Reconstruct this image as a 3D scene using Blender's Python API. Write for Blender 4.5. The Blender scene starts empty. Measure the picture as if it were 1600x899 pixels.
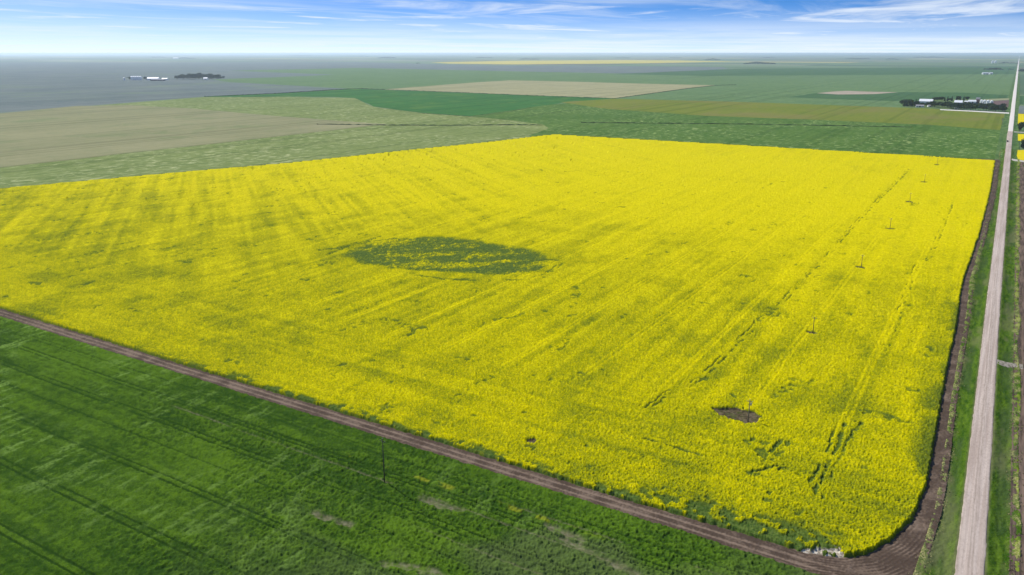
import bpy, math, random
import numpy as np
from mathutils import Vector
R = math.radians
random.seed(7)
rng = np.random.default_rng(7)
sc = bpy.context.scene
col = sc.collection

# ------------------------------------------------------------------ camera
F_PX, CAM_H, PITCH, YAW = 1240.0, 107.0, R(16.466), R(31.536)   # surveyed from the field edges: road runs along +Y
cam_data = bpy.data.cameras.new('camera')
cam_data.sensor_width = 36.0
cam_data.lens = F_PX / 1600 * 36.0
cam_data.clip_start, cam_data.clip_end = 1.0, 200000.0
cam = bpy.data.objects.new('camera', cam_data)
cam.location = (0, 0, CAM_H)
cam.rotation_euler = (R(90) - PITCH, 0, YAW)
col.objects.link(cam)
sc.camera = cam

# ------------------------------------------------------------------ sky, sun, exposure
SUN_AZ, SUN_EL = R(-74), R(43)         # azimuth clockwise from +Y (the road), elevation
world = bpy.data.worlds.new('World')
sc.world = world
world.use_nodes = True
wt = world.node_tree
wt.nodes.clear()
def wn(t, **k):
    n = wt.nodes.new(t)
    for a, b in k.items(): setattr(n, a, b)
    return n
def wl(a, b): wt.links.new(a, b)
def wmath(op, a, b=None):
    n = wn('ShaderNodeMath', operation=op)
    for i, v in enumerate((a, b)):
        if v is None: continue
        if isinstance(v, (int, float)): n.inputs[i].default_value = v
        else: wl(v, n.inputs[i])
    return n.outputs[0]
tc = wn('ShaderNodeTexCoord')
sep = wn('ShaderNodeSeparateXYZ'); wl(tc.outputs['Generated'], sep.inputs[0])
X_, Y_, Z_ = sep.outputs
zc = wmath('MAXIMUM', Z_, 0.0)
zz = wmath('MULTIPLY', zc, 6.0)
zz = wmath('ADD', zz, 0.08)
cmb = wn('ShaderNodeCombineXYZ'); wl(X_, cmb.inputs[0]); wl(Y_, cmb.inputs[1]); wl(zz, cmb.inputs[2])
nrm = wn('ShaderNodeVectorMath', operation='NORMALIZE'); wl(cmb.outputs[0], nrm.inputs[0])
sky = wn('ShaderNodeTexSky', sky_type='NISHITA', sun_disc=False)
sky.sun_elevation, sky.sun_rotation = SUN_EL, SUN_AZ
sky.altitude, sky.air_density, sky.dust_density, sky.ozone_density = 600, 1.0, 0.6, 2.0
wl(nrm.outputs[0], sky.inputs[0])
hs = wn('ShaderNodeHueSaturation'); hs.inputs['Hue'].default_value = 0.505; hs.inputs['Saturation'].default_value = 1.38
wl(sky.outputs[0], hs.inputs['Color'])
# thin cirrus laid on a plane overhead: direction divided by height
den = wmath('ADD', zc, 0.012)
px = wmath('DIVIDE', X_, den); py = wmath('DIVIDE', Y_, den)
cp = wn('ShaderNodeCombineXYZ'); wl(px, cp.inputs[0]); wl(py, cp.inputs[1])
def cloud(scale, sx, sy, rot, detail, dist, lo, hi, off):
    mp = wn('ShaderNodeMapping'); wl(cp.outputs[0], mp.inputs[0])
    mp.inputs['Rotation'].default_value = (0, 0, rot); mp.inputs['Scale'].default_value = (sx, sy, 1); mp.inputs['Location'].default_value = off
    nz = wn('ShaderNodeTexNoise'); nz.inputs['Scale'].default_value = scale; nz.inputs['Detail'].default_value = detail
    nz.inputs['Roughness'].default_value = 0.62; nz.inputs['Distortion'].default_value = dist
    wl(mp.outputs[0], nz.inputs['Vector'])
    mr = wn('ShaderNodeMapRange'); mr.interpolation_type = 'SMOOTHSTEP'
    mr.inputs[1].default_value = lo; mr.inputs[2].default_value = hi
    wl(nz.outputs[0], mr.inputs[0]); return mr.outputs[0]
c1 = cloud(0.22, 1.0, 0.55, R(12), 9.0, 1.5, 0.46, 0.68, (11.1, 4.6, 0))
c2 = cloud(0.60, 1.0, 0.30, R(20), 7.0, 0.7, 0.36, 0.78, (2, 9, 0))
cl = wmath('MAXIMUM', c1, wmath('MULTIPLY', c2, 0.6))
hz = wn('ShaderNodeMapRange'); hz.inputs[1].default_value = 0.0; hz.inputs[2].default_value = 0.056
hz.inputs[3].default_value = 0.78; hz.inputs[4].default_value = 0.0; hz.interpolation_type = 'SMOOTHSTEP'
wl(zc, hz.inputs[0])
c3 = cloud(0.16, 1.0, 0.8, R(-30), 6.0, 0.5, 0.30, 0.70, (5, 1, 0))
hzf = wmath('MULTIPLY', hz.outputs[0], wmath('ADD', 0.72, wmath('MULTIPLY', c3, 0.55)))
cl = wmath('MINIMUM', wmath('MAXIMUM', wmath('MULTIPLY', cl, 0.78), hzf), 0.95)
mixc = wn('ShaderNodeMix', data_type='RGBA')
wl(cl, mixc.inputs[0]); wl(hs.outputs[0], mixc.inputs[6]); mixc.inputs[7].default_value = (5.5, 6.0, 6.6, 1)
bg = wn('ShaderNodeBackground'); bg.inputs[1].default_value = 0.12
wl(mixc.outputs[2], bg.inputs[0])
wo = wn('ShaderNodeOutputWorld'); wl(bg.outputs[0], wo.inputs[0])

sun_d = bpy.data.lights.new('sun', 'SUN')
sun_d.energy, sun_d.angle, sun_d.color = 4.2, R(0.53), (1.0, 0.955, 0.88)
sun = bpy.data.objects.new('sun', sun_d)
sd = Vector((math.sin(SUN_AZ) * math.cos(SUN_EL), math.cos(SUN_AZ) * math.cos(SUN_EL), math.sin(SUN_EL)))
sun.rotation_euler = sd.to_track_quat('Z', 'Y').to_euler()
sun.location = (0, 0, 300)
col.objects.link(sun)

vs = sc.view_settings
vs.view_transform, vs.look, vs.exposure, vs.gamma = 'Standard', 'None', 0.4, 1.0
vs.use_curve_mapping = False
sc.cycles.use_denoising = True
sc.cycles.max_bounces = 6
sc.cycles.diffuse_bounces = 2
sc.cycles.volume_bounces = 1
sc.cycles.transparent_max_bounces = 8

# ------------------------------------------------------------------ helpers
def at(u, v, z=0.0):
    """photo pixel -> point of the level plain at height z"""
    r = (u - 800) / F_PX; w = (449.5 - v) / F_PX
    c, s = math.cos(PITCH), math.sin(PITCH)
    f, up = c + w * s, -s + w * c
    t = (z - CAM_H) / up
    f, r = f * t, r * t
    c, s = math.cos(YAW), math.sin(YAW)
    return (r * c - f * s, r * s + f * c)
def pts(l, z=0.0): return np.array([at(u, v, z) for u, v in l])

def tag(o, label=None, cat=None, group=None, kind=None):
    if label: o['label'] = label
    if cat: o['category'] = cat
    if group: o['group'] = group
    if kind: o['kind'] = kind
    return o
def empty(name, loc, rz=0):
    o = bpy.data.objects.new(name, None); o.location = loc; o.rotation_euler = (0, 0, rz)
    o.empty_display_size = 0.5
    col.objects.link(o); return o
def copy_tree(o, parent=None):
    c = o.copy(); col.objects.link(c); c.parent = parent
    for ch in list(o.children): copy_tree(ch, c)
    return c
def np_mesh(name, V, Fq, attrs=None, mat=None, smooth=False):
    """V (n,3), Fq (m,4) or (m,3) index array"""
    me = bpy.data.meshes.new(name)
    n, (m, k) = len(V), Fq.shape
    me.vertices.add(n); me.vertices.foreach_set('co', np.ascontiguousarray(V, np.float32).ravel())
    me.loops.add(m * k); me.loops.foreach_set('vertex_index', np.ascontiguousarray(Fq, np.int32).ravel())
    me.polygons.add(m); me.polygons.foreach_set('loop_start', np.arange(0, m * k, k, dtype=np.int32))
    if attrs:
        for a, val in attrs.items():
            at_ = me.attributes.new(a, 'FLOAT', 'POINT'); at_.data.foreach_set('value', np.ascontiguousarray(val, np.float32))
    me.update(calc_edges=True)
    if smooth: me.polygons.foreach_set('use_smooth', np.ones(m, bool))
    if mat: me.materials.append(mat)
    return me
def link(name, me, parent=None):
    o = bpy.data.objects.new(name, me); o.parent = parent; col.objects.link(o); return o

class MB:
    """collects simple solids and links them as one mesh object"""
    def __init__(s): s.v, s.f = [], []
    def box(s, x0, x1, y0, y1, z0, z1):
        b = len(s.v)
        s.v += [(x0,y0,z0),(x1,y0,z0),(x1,y1,z0),(x0,y1,z0),(x0,y0,z1),(x1,y0,z1),(x1,y1,z1),(x0,y1,z1)]
        s.f += [tuple(b+i for i in q) for q in ((0,3,2,1),(4,5,6,7),(0,1,5,4),(1,2,6,5),(2,3,7,6),(3,0,4,7))]
        return s
    def lathe(s, prof, n=12, cx=0, cy=0):
        b = len(s.v)
        for r, z in prof:
            for i in range(n):
                a = 2*math.pi*i/n; s.v.append((cx+r*math.cos(a), cy+r*math.sin(a), z))
        for j in range(len(prof)-1):
            for i in range(n):
                k = (i+1) % n
                s.f.append((b+j*n+i, b+j*n+k, b+(j+1)*n+k, b+(j+1)*n+i))
        s.f.append(tuple(b+i for i in reversed(range(n)))); s.f.append(tuple(b+(len(prof)-1)*n+i for i in range(n)))
        return s
    def tube(s, a, c, r0, r1, n=6):
        a, c = Vector(a), Vector(c); d = (c-a).normalized()
        u = d.orthogonal().normalized(); w = d.cross(u); b = len(s.v)
        for p, r in ((a, r0), (c, r1)):
            for i in range(n):
                t = 2*math.pi*i/n; q = p + (u*math.cos(t) + w*math.sin(t))*r; s.v.append(tuple(q))
        for i in range(n): s.f.append((b+i, b+(i+1) % n, b+n+(i+1) % n, b+n+i))
        s.f.append(tuple(b+i for i in reversed(range(n)))); s.f.append(tuple(b+n+i for i in range(n)))
        return s
    def poly(s, vs, fs):
        b = len(s.v); s.v += [tuple(q) for q in vs]; s.f += [tuple(b+i for i in q) for q in fs]; return s
    def build(s, name, mat, parent=None, smooth=False):
        me = bpy.data.meshes.new(name); me.from_pydata(s.v, [], s.f); me.update()
        if smooth: me.polygons.foreach_set('use_smooth', np.ones(len(me.polygons), bool))
        me.materials.append(mat); return link(name, me, parent)

# --- numpy value noise
def _h(ix, iy, s):
    n = (ix.astype(np.int64)*374761393 + iy.astype(np.int64)*668265263 + s*144665) & 0x7fffffff
    n = ((n ^ (n >> 13)) * 1274126177) & 0x7fffffff
    n = ((n ^ (n >> 16)) * 668265263) & 0x7fffffff
    return ((n ^ (n >> 15)) & 0xffff) / 65535.0
def vn(x, y, s=0):
    ix, iy = np.floor(x), np.floor(y); fx, fy = x-ix, y-iy
    fx = fx*fx*(3-2*fx); fy = fy*fy*(3-2*fy)
    a, b, c, d = _h(ix, iy, s), _h(ix+1, iy, s), _h(ix, iy+1, s), _h(ix+1, iy+1, s)
    return (a*(1-fx)+b*fx)*(1-fy) + (c*(1-fx)+d*fx)*fy
def fbm(x, y, s=0, o=3):
    t, a, k = 0, 0.5, 0
    for i in range(o):
        t = t + a*vn(x, y, s+i*17); k += a; x, y, a = x*2.03+5.1, y*2.03+9.7, a*0.5
    return t/k
def sstep(a, b, x):
    t = np.clip((x-a)/(b-a), 0, 1); return t*t*(3-2*t)
def sdist(X, Y, P):
    """signed distance to closed polygon, positive inside"""
    d = np.full(X.shape, 1e12); ins = np.zeros(X.shape, bool); n = len(P)
    for i in range(n):
        ax, ay = P[i]; bx, by = P[(i+1) % n]
        ex, ey = bx-ax, by-ay; L = ex*ex+ey*ey+1e-9
        t = np.clip(((X-ax)*ex+(Y-ay)*ey)/L, 0, 1)
        d = np.minimum(d, (X-ax-t*ex)**2+(Y-ay-t*ey)**2)
        cr = (ay > Y) != (by > Y)
        ins ^= cr & (X < (bx-ax)*(Y-ay)/((by-ay) if by != ay else 1e-9)+ax)
    d = np.sqrt(d); return np.where(ins, d, -d)
def ldist(X, Y, P):
    d = np.full(X.shape, 1e12)
    for i in range(len(P)-1):
        ax, ay = P[i]; bx, by = P[i+1]; ex, ey = bx-ax, by-ay
        t = np.clip(((X-ax)*ex+(Y-ay)*ey)/(ex*ex+ey*ey+1e-9), 0, 1)
        d = np.minimum(d, (X-ax-t*ex)**2+(Y-ay-t*ey)**2)
    return np.sqrt(d)

# --- shader helper
class NT:
    def __init__(s, name):
        s.m = bpy.data.materials.new(name); s.m.use_nodes = True; s.t = s.m.node_tree; s.t.nodes.clear()
        s.out = s.n('ShaderNodeOutputMaterial')
    def n(s, t, **k):
        q = s.t.nodes.new(t)
        for a, b in k.items(): setattr(q, a, b)
        return q
    def put(s, sock, v):
        if hasattr(v, 'is_output'): s.t.links.new(v, sock)
        elif isinstance(v, tuple) and len(v) == 3 and sock.type == 'RGBA': sock.default_value = (*v, 1)
        else: sock.default_value = v
    def math(s, op, a, b=0.0, clamp=False):
        q = s.n('ShaderNodeMath', operation=op, use_clamp=clamp); s.put(q.inputs[0], a); s.put(q.inputs[1], b); return q.outputs[0]
    def pos(s): return s.n('ShaderNodeNewGeometry').outputs['Position']
    def attr(s, a): return s.n('ShaderNodeAttribute', attribute_name=a).outputs['Fac']
    def noise(s, scale, detail=3.0, vec=None, stretch=(1, 1, 1), rot=0.0, rough=0.55, dist=0.0):
        mp = s.n('ShaderNodeMapping'); s.put(mp.inputs[0], vec or s.pos())
        mp.inputs['Scale'].default_value = stretch; mp.inputs['Rotation'].default_value = (0, 0, rot)
        q = s.n('ShaderNodeTexNoise'); s.t.links.new(mp.outputs[0], q.inputs['Vector'])
        q.inputs['Scale'].default_value = scale; q.inputs['Detail'].default_value = detail
        q.inputs['Roughness'].default_value = rough; q.inputs['Distortion'].default_value = dist
        return q.outputs[0]
    def rng(s, v, a, b, c=0.0, d=1.0, smooth=True):
        q = s.n('ShaderNodeMapRange'); q.interpolation_type = 'SMOOTHSTEP' if smooth else 'LINEAR'
        s.put(q.inputs[0], v)
        for i, x in enumerate((a, b, c, d)): q.inputs[i+1].default_value = x
        return q.outputs[0]
    def mix(s, f, a, b):
        q = s.n('ShaderNodeMix', data_type='RGBA'); s.put(q.inputs[0], f); s.put(q.inputs[6], a); s.put(q.inputs[7], b); return q.outputs[2]
    def bsdf(s, c, rough=0.9, spec=0.1, metal=0.0, bump=None, bd=0.1, bs=0.5):
        q = s.n('ShaderNodeBsdfPrincipled'); s.put(q.inputs['Base Color'], c)
        s.put(q.inputs['Roughness'], rough); q.inputs['Specular IOR Level'].default_value = spec; q.inputs['Metallic'].default_value = metal
        if bump is not None:
            b = s.n('ShaderNodeBump'); s.put(b.inputs['Height'], bump); b.inputs['Distance'].default_value = bd; b.inputs['Strength'].default_value = bs
            s.t.links.new(b.outputs[0], q.inputs['Normal'])
        s.t.links.new(q.outputs[0], s.out.inputs[0]); return s.m
def plain(name, c, rough=0.7, spec=0.3, metal=0.0, var=0.12, scale=0.6):
    k = NT(name); n = k.noise(scale, 4.0)
    d = tuple(x*(1-var) for x in c); e = tuple(min(1, x*(1+var)) for x in c)
    return k.bsdf(k.mix(k.rng(n, 0.3, 0.7), d, e), rough, spec, metal)

# ------------------------------------------------------------------ materials of the land
def crop_mat(name, dark, light, pale=None, pale_amt=0.5, scale=0.03, streak=None, line_dir=0.0, pale_scale=0.06, pale_lo=0.50, pale_hi=0.66):
    """a far crop: two tones in broad drifts, drill rows and pale flecks, on some the painted glint of lodged stalks"""
    k = NT(name)
    a = k.rng(k.noise(scale*0.25, 4.0), 0.32, 0.68)
    b = k.rng(k.noise(scale*4, 5.0, stretch=(1, 0.12, 1), rot=line_dir), 0.32, 0.68)
    d = k.rng(k.noise(scale*3, 6.0, rough=.7), 0.34, 0.66)
    f = k.math('ADD', k.math('MULTIPLY', a, 0.35), k.math('ADD', k.math('MULTIPLY', b, 0.35), k.math('MULTIPLY', d, 0.3)))
    c = k.mix(f, dark, light)
    ln = k.rng(k.noise(0.055, 1.0, stretch=(1, 0.006, 1), rot=line_dir), 0.56, 0.64)
    c = k.mix(k.math('MULTIPLY', ln, 0.40), c, tuple(x*.66 for x in dark))
    if pale:
        zone = k.rng(k.noise(0.006, 3.0), 0.36, 0.60, 0.25, 1.0)
        p = k.rng(k.noise(pale_scale, 5.0, stretch=(1, 0.6, 1), rot=0.5, dist=0.5, rough=.7), pale_lo, pale_hi)
        c = k.mix(k.math('MULTIPLY', k.math('MULTIPLY', p, zone), pale_amt), c, pale)
    return k.bsdf(c, 1.0, 0.0)

# the open plain: mile sections cut in quarter fields, each with its own crop
k = NT('plain_farmland')
mp = k.n('ShaderNodeMapping'); k.put(mp.inputs[0], k.pos()); mp.inputs['Scale'].default_value = (1/1609., 1/1609., 0); mp.inputs['Location'].default_value = (0.003, 0.4, 0)
br = k.n('ShaderNodeTexBrick'); k.t.links.new(mp.outputs[0], br.inputs['Vector'])
br.offset = 0.0; br.inputs['Scale'].default_value = 1.0; br.inputs['Brick Width'].default_value = 0.5; br.inputs['Row Height'].default_value = 0.5
br.inputs['Mortar Size'].default_value = 0.004
sn = k.n('ShaderNodeVectorMath', operation='SNAP'); k.t.links.new(mp.outputs[0], sn.inputs[0]); sn.inputs[1].default_value = (1.0, 0.5, 1)
wn1 = k.n('ShaderNodeTexWhiteNoise'); wn1.noise_dimensions = '2D'; k.t.links.new(sn.outputs[0], wn1.inputs['Vector'])
rp = k.n('ShaderNodeValToRGB'); k.t.links.new(wn1.outputs['Value'], rp.inputs[0])
rp.color_ramp.interpolation = 'CONSTANT'
els = [(0, (.085, .15, .06)), (.22, (.12, .19, .085)), (.42, (.06, .115, .055)), (.56, (.17, .21, .11)), (.70, (.10, .10, .085)), (.80, (.22, .22, .13)), (.90, (.08, .13, .07)), (.96, (.40, .34, .08))]
while len(rp.color_ramp.elements) < len(els): rp.color_ramp.elements.new(0.5)
for e, (p, c) in zip(rp.color_ramp.elements, els): e.position = p; e.color = (*c, 1)
cc = k.mix(k.rng(k.noise(0.0015, 5.0), 0.3, 0.7, 0.0, 0.35), rp.outputs[0], (.13, .16, .09))
cc = k.mix(k.math('MULTIPLY', br.outputs['Fac'], 0.7), cc, (.09, .10, .06))
M_PLAIN = k.bsdf(cc, 1.0, 0.05)

M_FALLOW = crop_mat('haze_tinted_fallow', (.092, .125, .122), (.175, .195, .180), scale=0.02, line_dir=R(90), pale=(.16, .21, .13), pale_amt=.6, pale_scale=.004)  # grey fallow soil, colour pushed bluer and paler to carry distance haze
M_TEAL = crop_mat('hazy_green_crop', (.085, .155, .060), (.125, .20, .085), pale=(.20, .27, .12), pale_amt=.5)
M_TEALD = crop_mat('deep_green_crop', (.045, .105, .045), (.07, .14, .055))
M_TAN = crop_mat('pale_tan_crop', (.25, .245, .13), (.33, .31, .17), pale=(.40, .38, .24), pale_amt=.4)
M_EMER = crop_mat('emerald_crop', (.030, .115, .030), (.055, .16, .040), pale=(.13, .20, .04), pale_amt=.5, pale_scale=0.02)
M_OLIVE = crop_mat('olive_ripening_crop', (.115, .165, .022), (.175, .19, .034), pale=(.185, .16, .06), pale_amt=.6, pale_scale=.006, pale_lo=.45, pale_hi=.6)
M_MID = crop_mat('streaked_green_crop', (.045, .110, .022), (.095, .165, .036), pale=(.30, .38, .14), pale_amt=.8, line_dir=R(90), pale_scale=0.13, pale_lo=.49, pale_hi=.68)  # pale flecks paint in the glint of wind-lodged stalks
M_PALE = crop_mat('pale_green_crop', (.115, .165, .045), (.205, .245, .085), pale=(.42, .44, .22), pale_amt=.8, pale_scale=0.12, line_dir=R(90), pale_lo=.48, pale_hi=.68)  # pale speckle holds the glint of lodged crop as colour
M_PINK = crop_mat('thin_tan_stubble', (.195, .20, .10), (.285, .27, .145), pale=(.15, .19, .08), pale_amt=.7, pale_scale=.016, line_dir=R(90))
M_GOLD = crop_mat('far_canola', (.45, .38, .06), (.55, .46, .08))
M_SOILP = crop_mat('pale_bare_soil', (.30, .25, .19), (.40, .33, .26))

# ------------------------------------------------------------------ ground and far fields
S = 70000.0
g = MB().poly([(-S, -3000, 0), (S, -3000, 0), (S, S, 0), (-S, S, 0)], [(0, 1, 2, 3)]).build('ground', M_PLAIN)
tag(g, 'flat farmland plain of crops running out to the horizon', 'ground', kind='structure')

LAY = [0.06]
def field(name, label, poly, mat, z=None):
    z = z or LAY[0]; LAY[0] += 0.03
    P0 = pts(poly); P = []
    for i in range(len(P0)):
        a, b = P0[i], P0[(i+1) % len(P0)]; L = np.hypot(*(b-a)); n = int(min(60, max(1, L/40)))
        nx, ny = (b-a)[1]/L, -(b-a)[0]/L
        for j in range(n):
            t = j/n; p = a+(b-a)*t; w = (float(fbm(np.array([p[0]*.012]), np.array([p[1]*.012]), 800, 3)[0])-.5)*.007*np.hypot(*p)*math.sin(math.pi*t)**.5
            P.append((p[0]+nx*w, p[1]+ny*w))
    m = MB().poly([(x, y, z) for x, y in P], [tuple(range(len(P)))])
    me = bpy.data.meshes.new(name); me.from_pydata(m.v, [], m.f); me.update()
    if me.polygons[0].normal.z < 0: me.flip_normals()
    me.materials.append(mat)
    return tag(link(name, me), label, 'field', kind='structure')
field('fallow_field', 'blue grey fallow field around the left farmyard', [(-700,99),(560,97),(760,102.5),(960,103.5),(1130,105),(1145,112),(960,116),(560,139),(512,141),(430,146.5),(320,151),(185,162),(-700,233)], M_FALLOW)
field('crop_field', 'broad hazy green field behind the tan field', [(358,110.5),(560,106.5),(700,109.5),(960,115),(1589,112.5),(1586,160),(1574,172),(1400,170),(1130,162),(1000,158),(560,140),(512,137),(358,128.5),(332,124.5),(430,121),(524,117)], M_TEAL)
field('crop_field', 'deep green strip this side of the far groves', [(960,116),(1145,108),(1589,104.5),(1589,116),(1100,119)], M_TEALD)
field('canola_field', 'thin golden canola strip far out near the horizon', [(672,97.8),(800,95.2),(960,94),(1060,94.6),(1150,96.5),(1000,99.3),(800,101),(700,99.6)], M_GOLD)
field('crop_field', 'pale strip just below the horizon by the road', [(1405,92.2),(1460,91.6),(1520,92.6),(1500,93.6),(1430,93.4)], M_TAN)
field('crop_field', 'pale tan field with a pointed left end', [(600,140),(737,129.5),(795,125.8),(900,128),(1000,131),(1119,133.5),(1081,137.5),(1000,149),(960,154),(825,149),(750,146),(650,142)], M_TAN)
field('crop_field', 'dark green field behind the farmyard shed', [(1231,152.2),(1278,145.5),(1400,144.2),(1500,145),(1576,149),(1570,160),(1450,160),(1340,156.5),(1290,154.5)], M_TEALD)
field('bare_soil', 'pale bare soil patch in the dark green field', [(1276,146),(1300,143.6),(1322,142.4),(1359,143.6),(1404,144.6),(1366,147.4),(1309,148)], M_SOILP)
field('crop_field', 'emerald green field with a curved left edge', [(320,151.5),(430,147),(560,139),(600,141),(830,149.8),(960,154.5),(930,157),(880,161),(820,170),(780,176),(735,182),(660,177),(620,172),(584,167),(566,159),(554,153.6),(520,151.8),(455,151.4),(380,151.8)], M_EMER)
field('crop_field', 'speckled pale green field beside the canola', [(185,162.5),(320,152.2),(455,151.8),(554,153.8),(565,159),(584,167.3),(620,172.3),(660,177.3),(735,182.3),(800,188),(850,194),(862,200),(840,214),(760,228),(640,240),(450,262),(270,278),(0,303),(-500,350),(-700,330),(-700,236)], M_PALE)
field('stubble_field', 'thin tan field narrowing to a point', [(-700,240),(0,178),(120,166),(200,164.5),(300,170),(400,179),(500,187),(605,194.5),(560,199.5),(450,212),(300,229),(180,242),(60,256),(-200,285),(-700,322)], M_PINK)
field('crop_field', 'streaked green field beyond the far canola edge', [(735,182.2),(800,173),(845,166),(900,160),(1100,180),(1450,192),(1567,196),(1567,252),(1562,256),(1400,250),(1200,236),(850,216),(826,213),(858,201),(848,195),(800,188.4)], M_MID)
field('crop_field', 'olive ripening field in front of the farm drive', [(875,160),(960,154.8),(1137,159.2),(1403,168.5),(1450,170),(1474,172),(1571,178.3),(1562,204),(1450,195.5),(1280,188),(1100,181.5),(950,171)], M_OLIVE)

# ------------------------------------------------------------------ near land: one graded survey grid, each cover its own mesh
SOIL = 0.62
rows = [118.0]
while rows[-1] < 1085: rows.append(rows[-1] + 0.72*(rows[-1]**2+CAM_H**2)/(CAM_H*794))
rr = np.array(rows)
tt = YAW + np.linspace(R(39), R(-38), 1600)
TT, RR = np.meshgrid(tt, rr)
jx = (rng.random(RR.shape)-.5); jy = (rng.random(RR.shape)-.5)
GX = -np.sin(TT)*RR + jx*RR*0.0006; GY = np.cos(TT)*RR + jy*0.3*np.gradient(rr)[:, None]
NR, NC = GX.shape
def cover(name, sel, zfun, mat, smooth=False):
    """mesh of the grid cells where sel; zfun(x,y)-> z, attrs"""
    q = sel[:-1, :-1] | sel[1:, :-1] | sel[:-1, 1:] | sel[1:, 1:]
    i, j = np.nonzero(q)
    a = i*NC+j
    Fq = np.stack([a, a+NC, a+NC+1, a+1], 1)
    u, inv = np.unique(Fq, return_inverse=True)
    x, y = GX.ravel()[u], GY.ravel()[u]
    z, at_ = zfun(x, y)
    me = np_mesh(name, np.stack([x, y, z], 1), inv.reshape(Fq.shape), at_, mat, smooth)
    if len(me.polygons) and me.polygons[0].normal.z < 0: me.flip_normals()
    return link(name, me)

CANOLA_R = [(-5.2,961),(-3.6,741),(-4.0,640),(-4.6,550),(-6.0,480),(-7.0,433),(-6.6,396),(-5.3,347),(-5.5,314),(-4.8,264),(-4.2,226),(-4.0,207),(-5.3,191),(-8.7,178.3),(-12.8,169.6),(-17,166.0)]
CANOLA = CANOLA_R + [(-24,163.6),(-40,163.9),(-70,163.1),(-145,163.3),(-233,162.9),(-362,163.5),(-760,163.4),(-735,240),(-691.6,329.5),(-649,460),(-610,562),(-576,716),(-546,829),(-527,941),(-523,956),(-517,960),(-400,960.5),(-236,961.6)]
CANOLA = np.array(CANOLA)

# marks in the crop (tracks, hollows), traced on the ground
TRACKS = [pts(l, SOIL+.9) for l in (
 [(1422,263),(1406,281),(1390,297),(1374,313),(1356,331),(1328,361),(1292,405),(1267,425),(1217,482),(1189,501),(1175,519),(1146,542),(1134,560),(1096,594),(1043,618),(1017,639)],
 [(1488,320),(1477,350),(1456,402),(1434,418),(1399,517),(1390,542)],
 [(1347,660),(1326,684),(1311,718),(1296,749),(1300,782)],
 [(1321,662),(1305,703),(1292,730),(1273,771),(1247,805)],
 [(1006,684),(1051,698),(1104,713)],
 [(1232,690),(1221,707),(1205,718)],[(1180,741),(1202,738),(1225,730)],
 [(500,392),(530,388),(560,378),(600,370)],[(650,430),(700,437),(760,438),(820,437),(860,426),(885,408),(850,405)],
 [(515,396),(545,385),(580,377),(620,372)],
)]
TW = [0.38, 0.32, 0.42, 0.5, 0.42, 0.7, 0.6, .8, .8, .9]
SLOUGH = pts([(540,398),(575,382),(620,374),(690,371),(760,380),(830,393),(856,410),(842,424),(790,429),(700,425),(620,419),(560,408)], SOIL+.6)
BARE = pts([(1110,641),(1125,640),(1150,640),(1178,646),(1190,654),(1184,664),(1168,666),(1140,658),(1120,650)], SOIL)
SALT = pts([(1232,868),(1262,858),(1300,855),(1318,866),(1318,878),(1290,882),(1255,878)], SOIL)
POLES = [(1170,660),(1272,523),(1347,420),(1391,359),(1424,317),(1446,286),(1464,259)]
PX = -53.2
POLE_Y = [at(u, v, SOIL)[1] for u, v in POLES]
LINES = []
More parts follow.
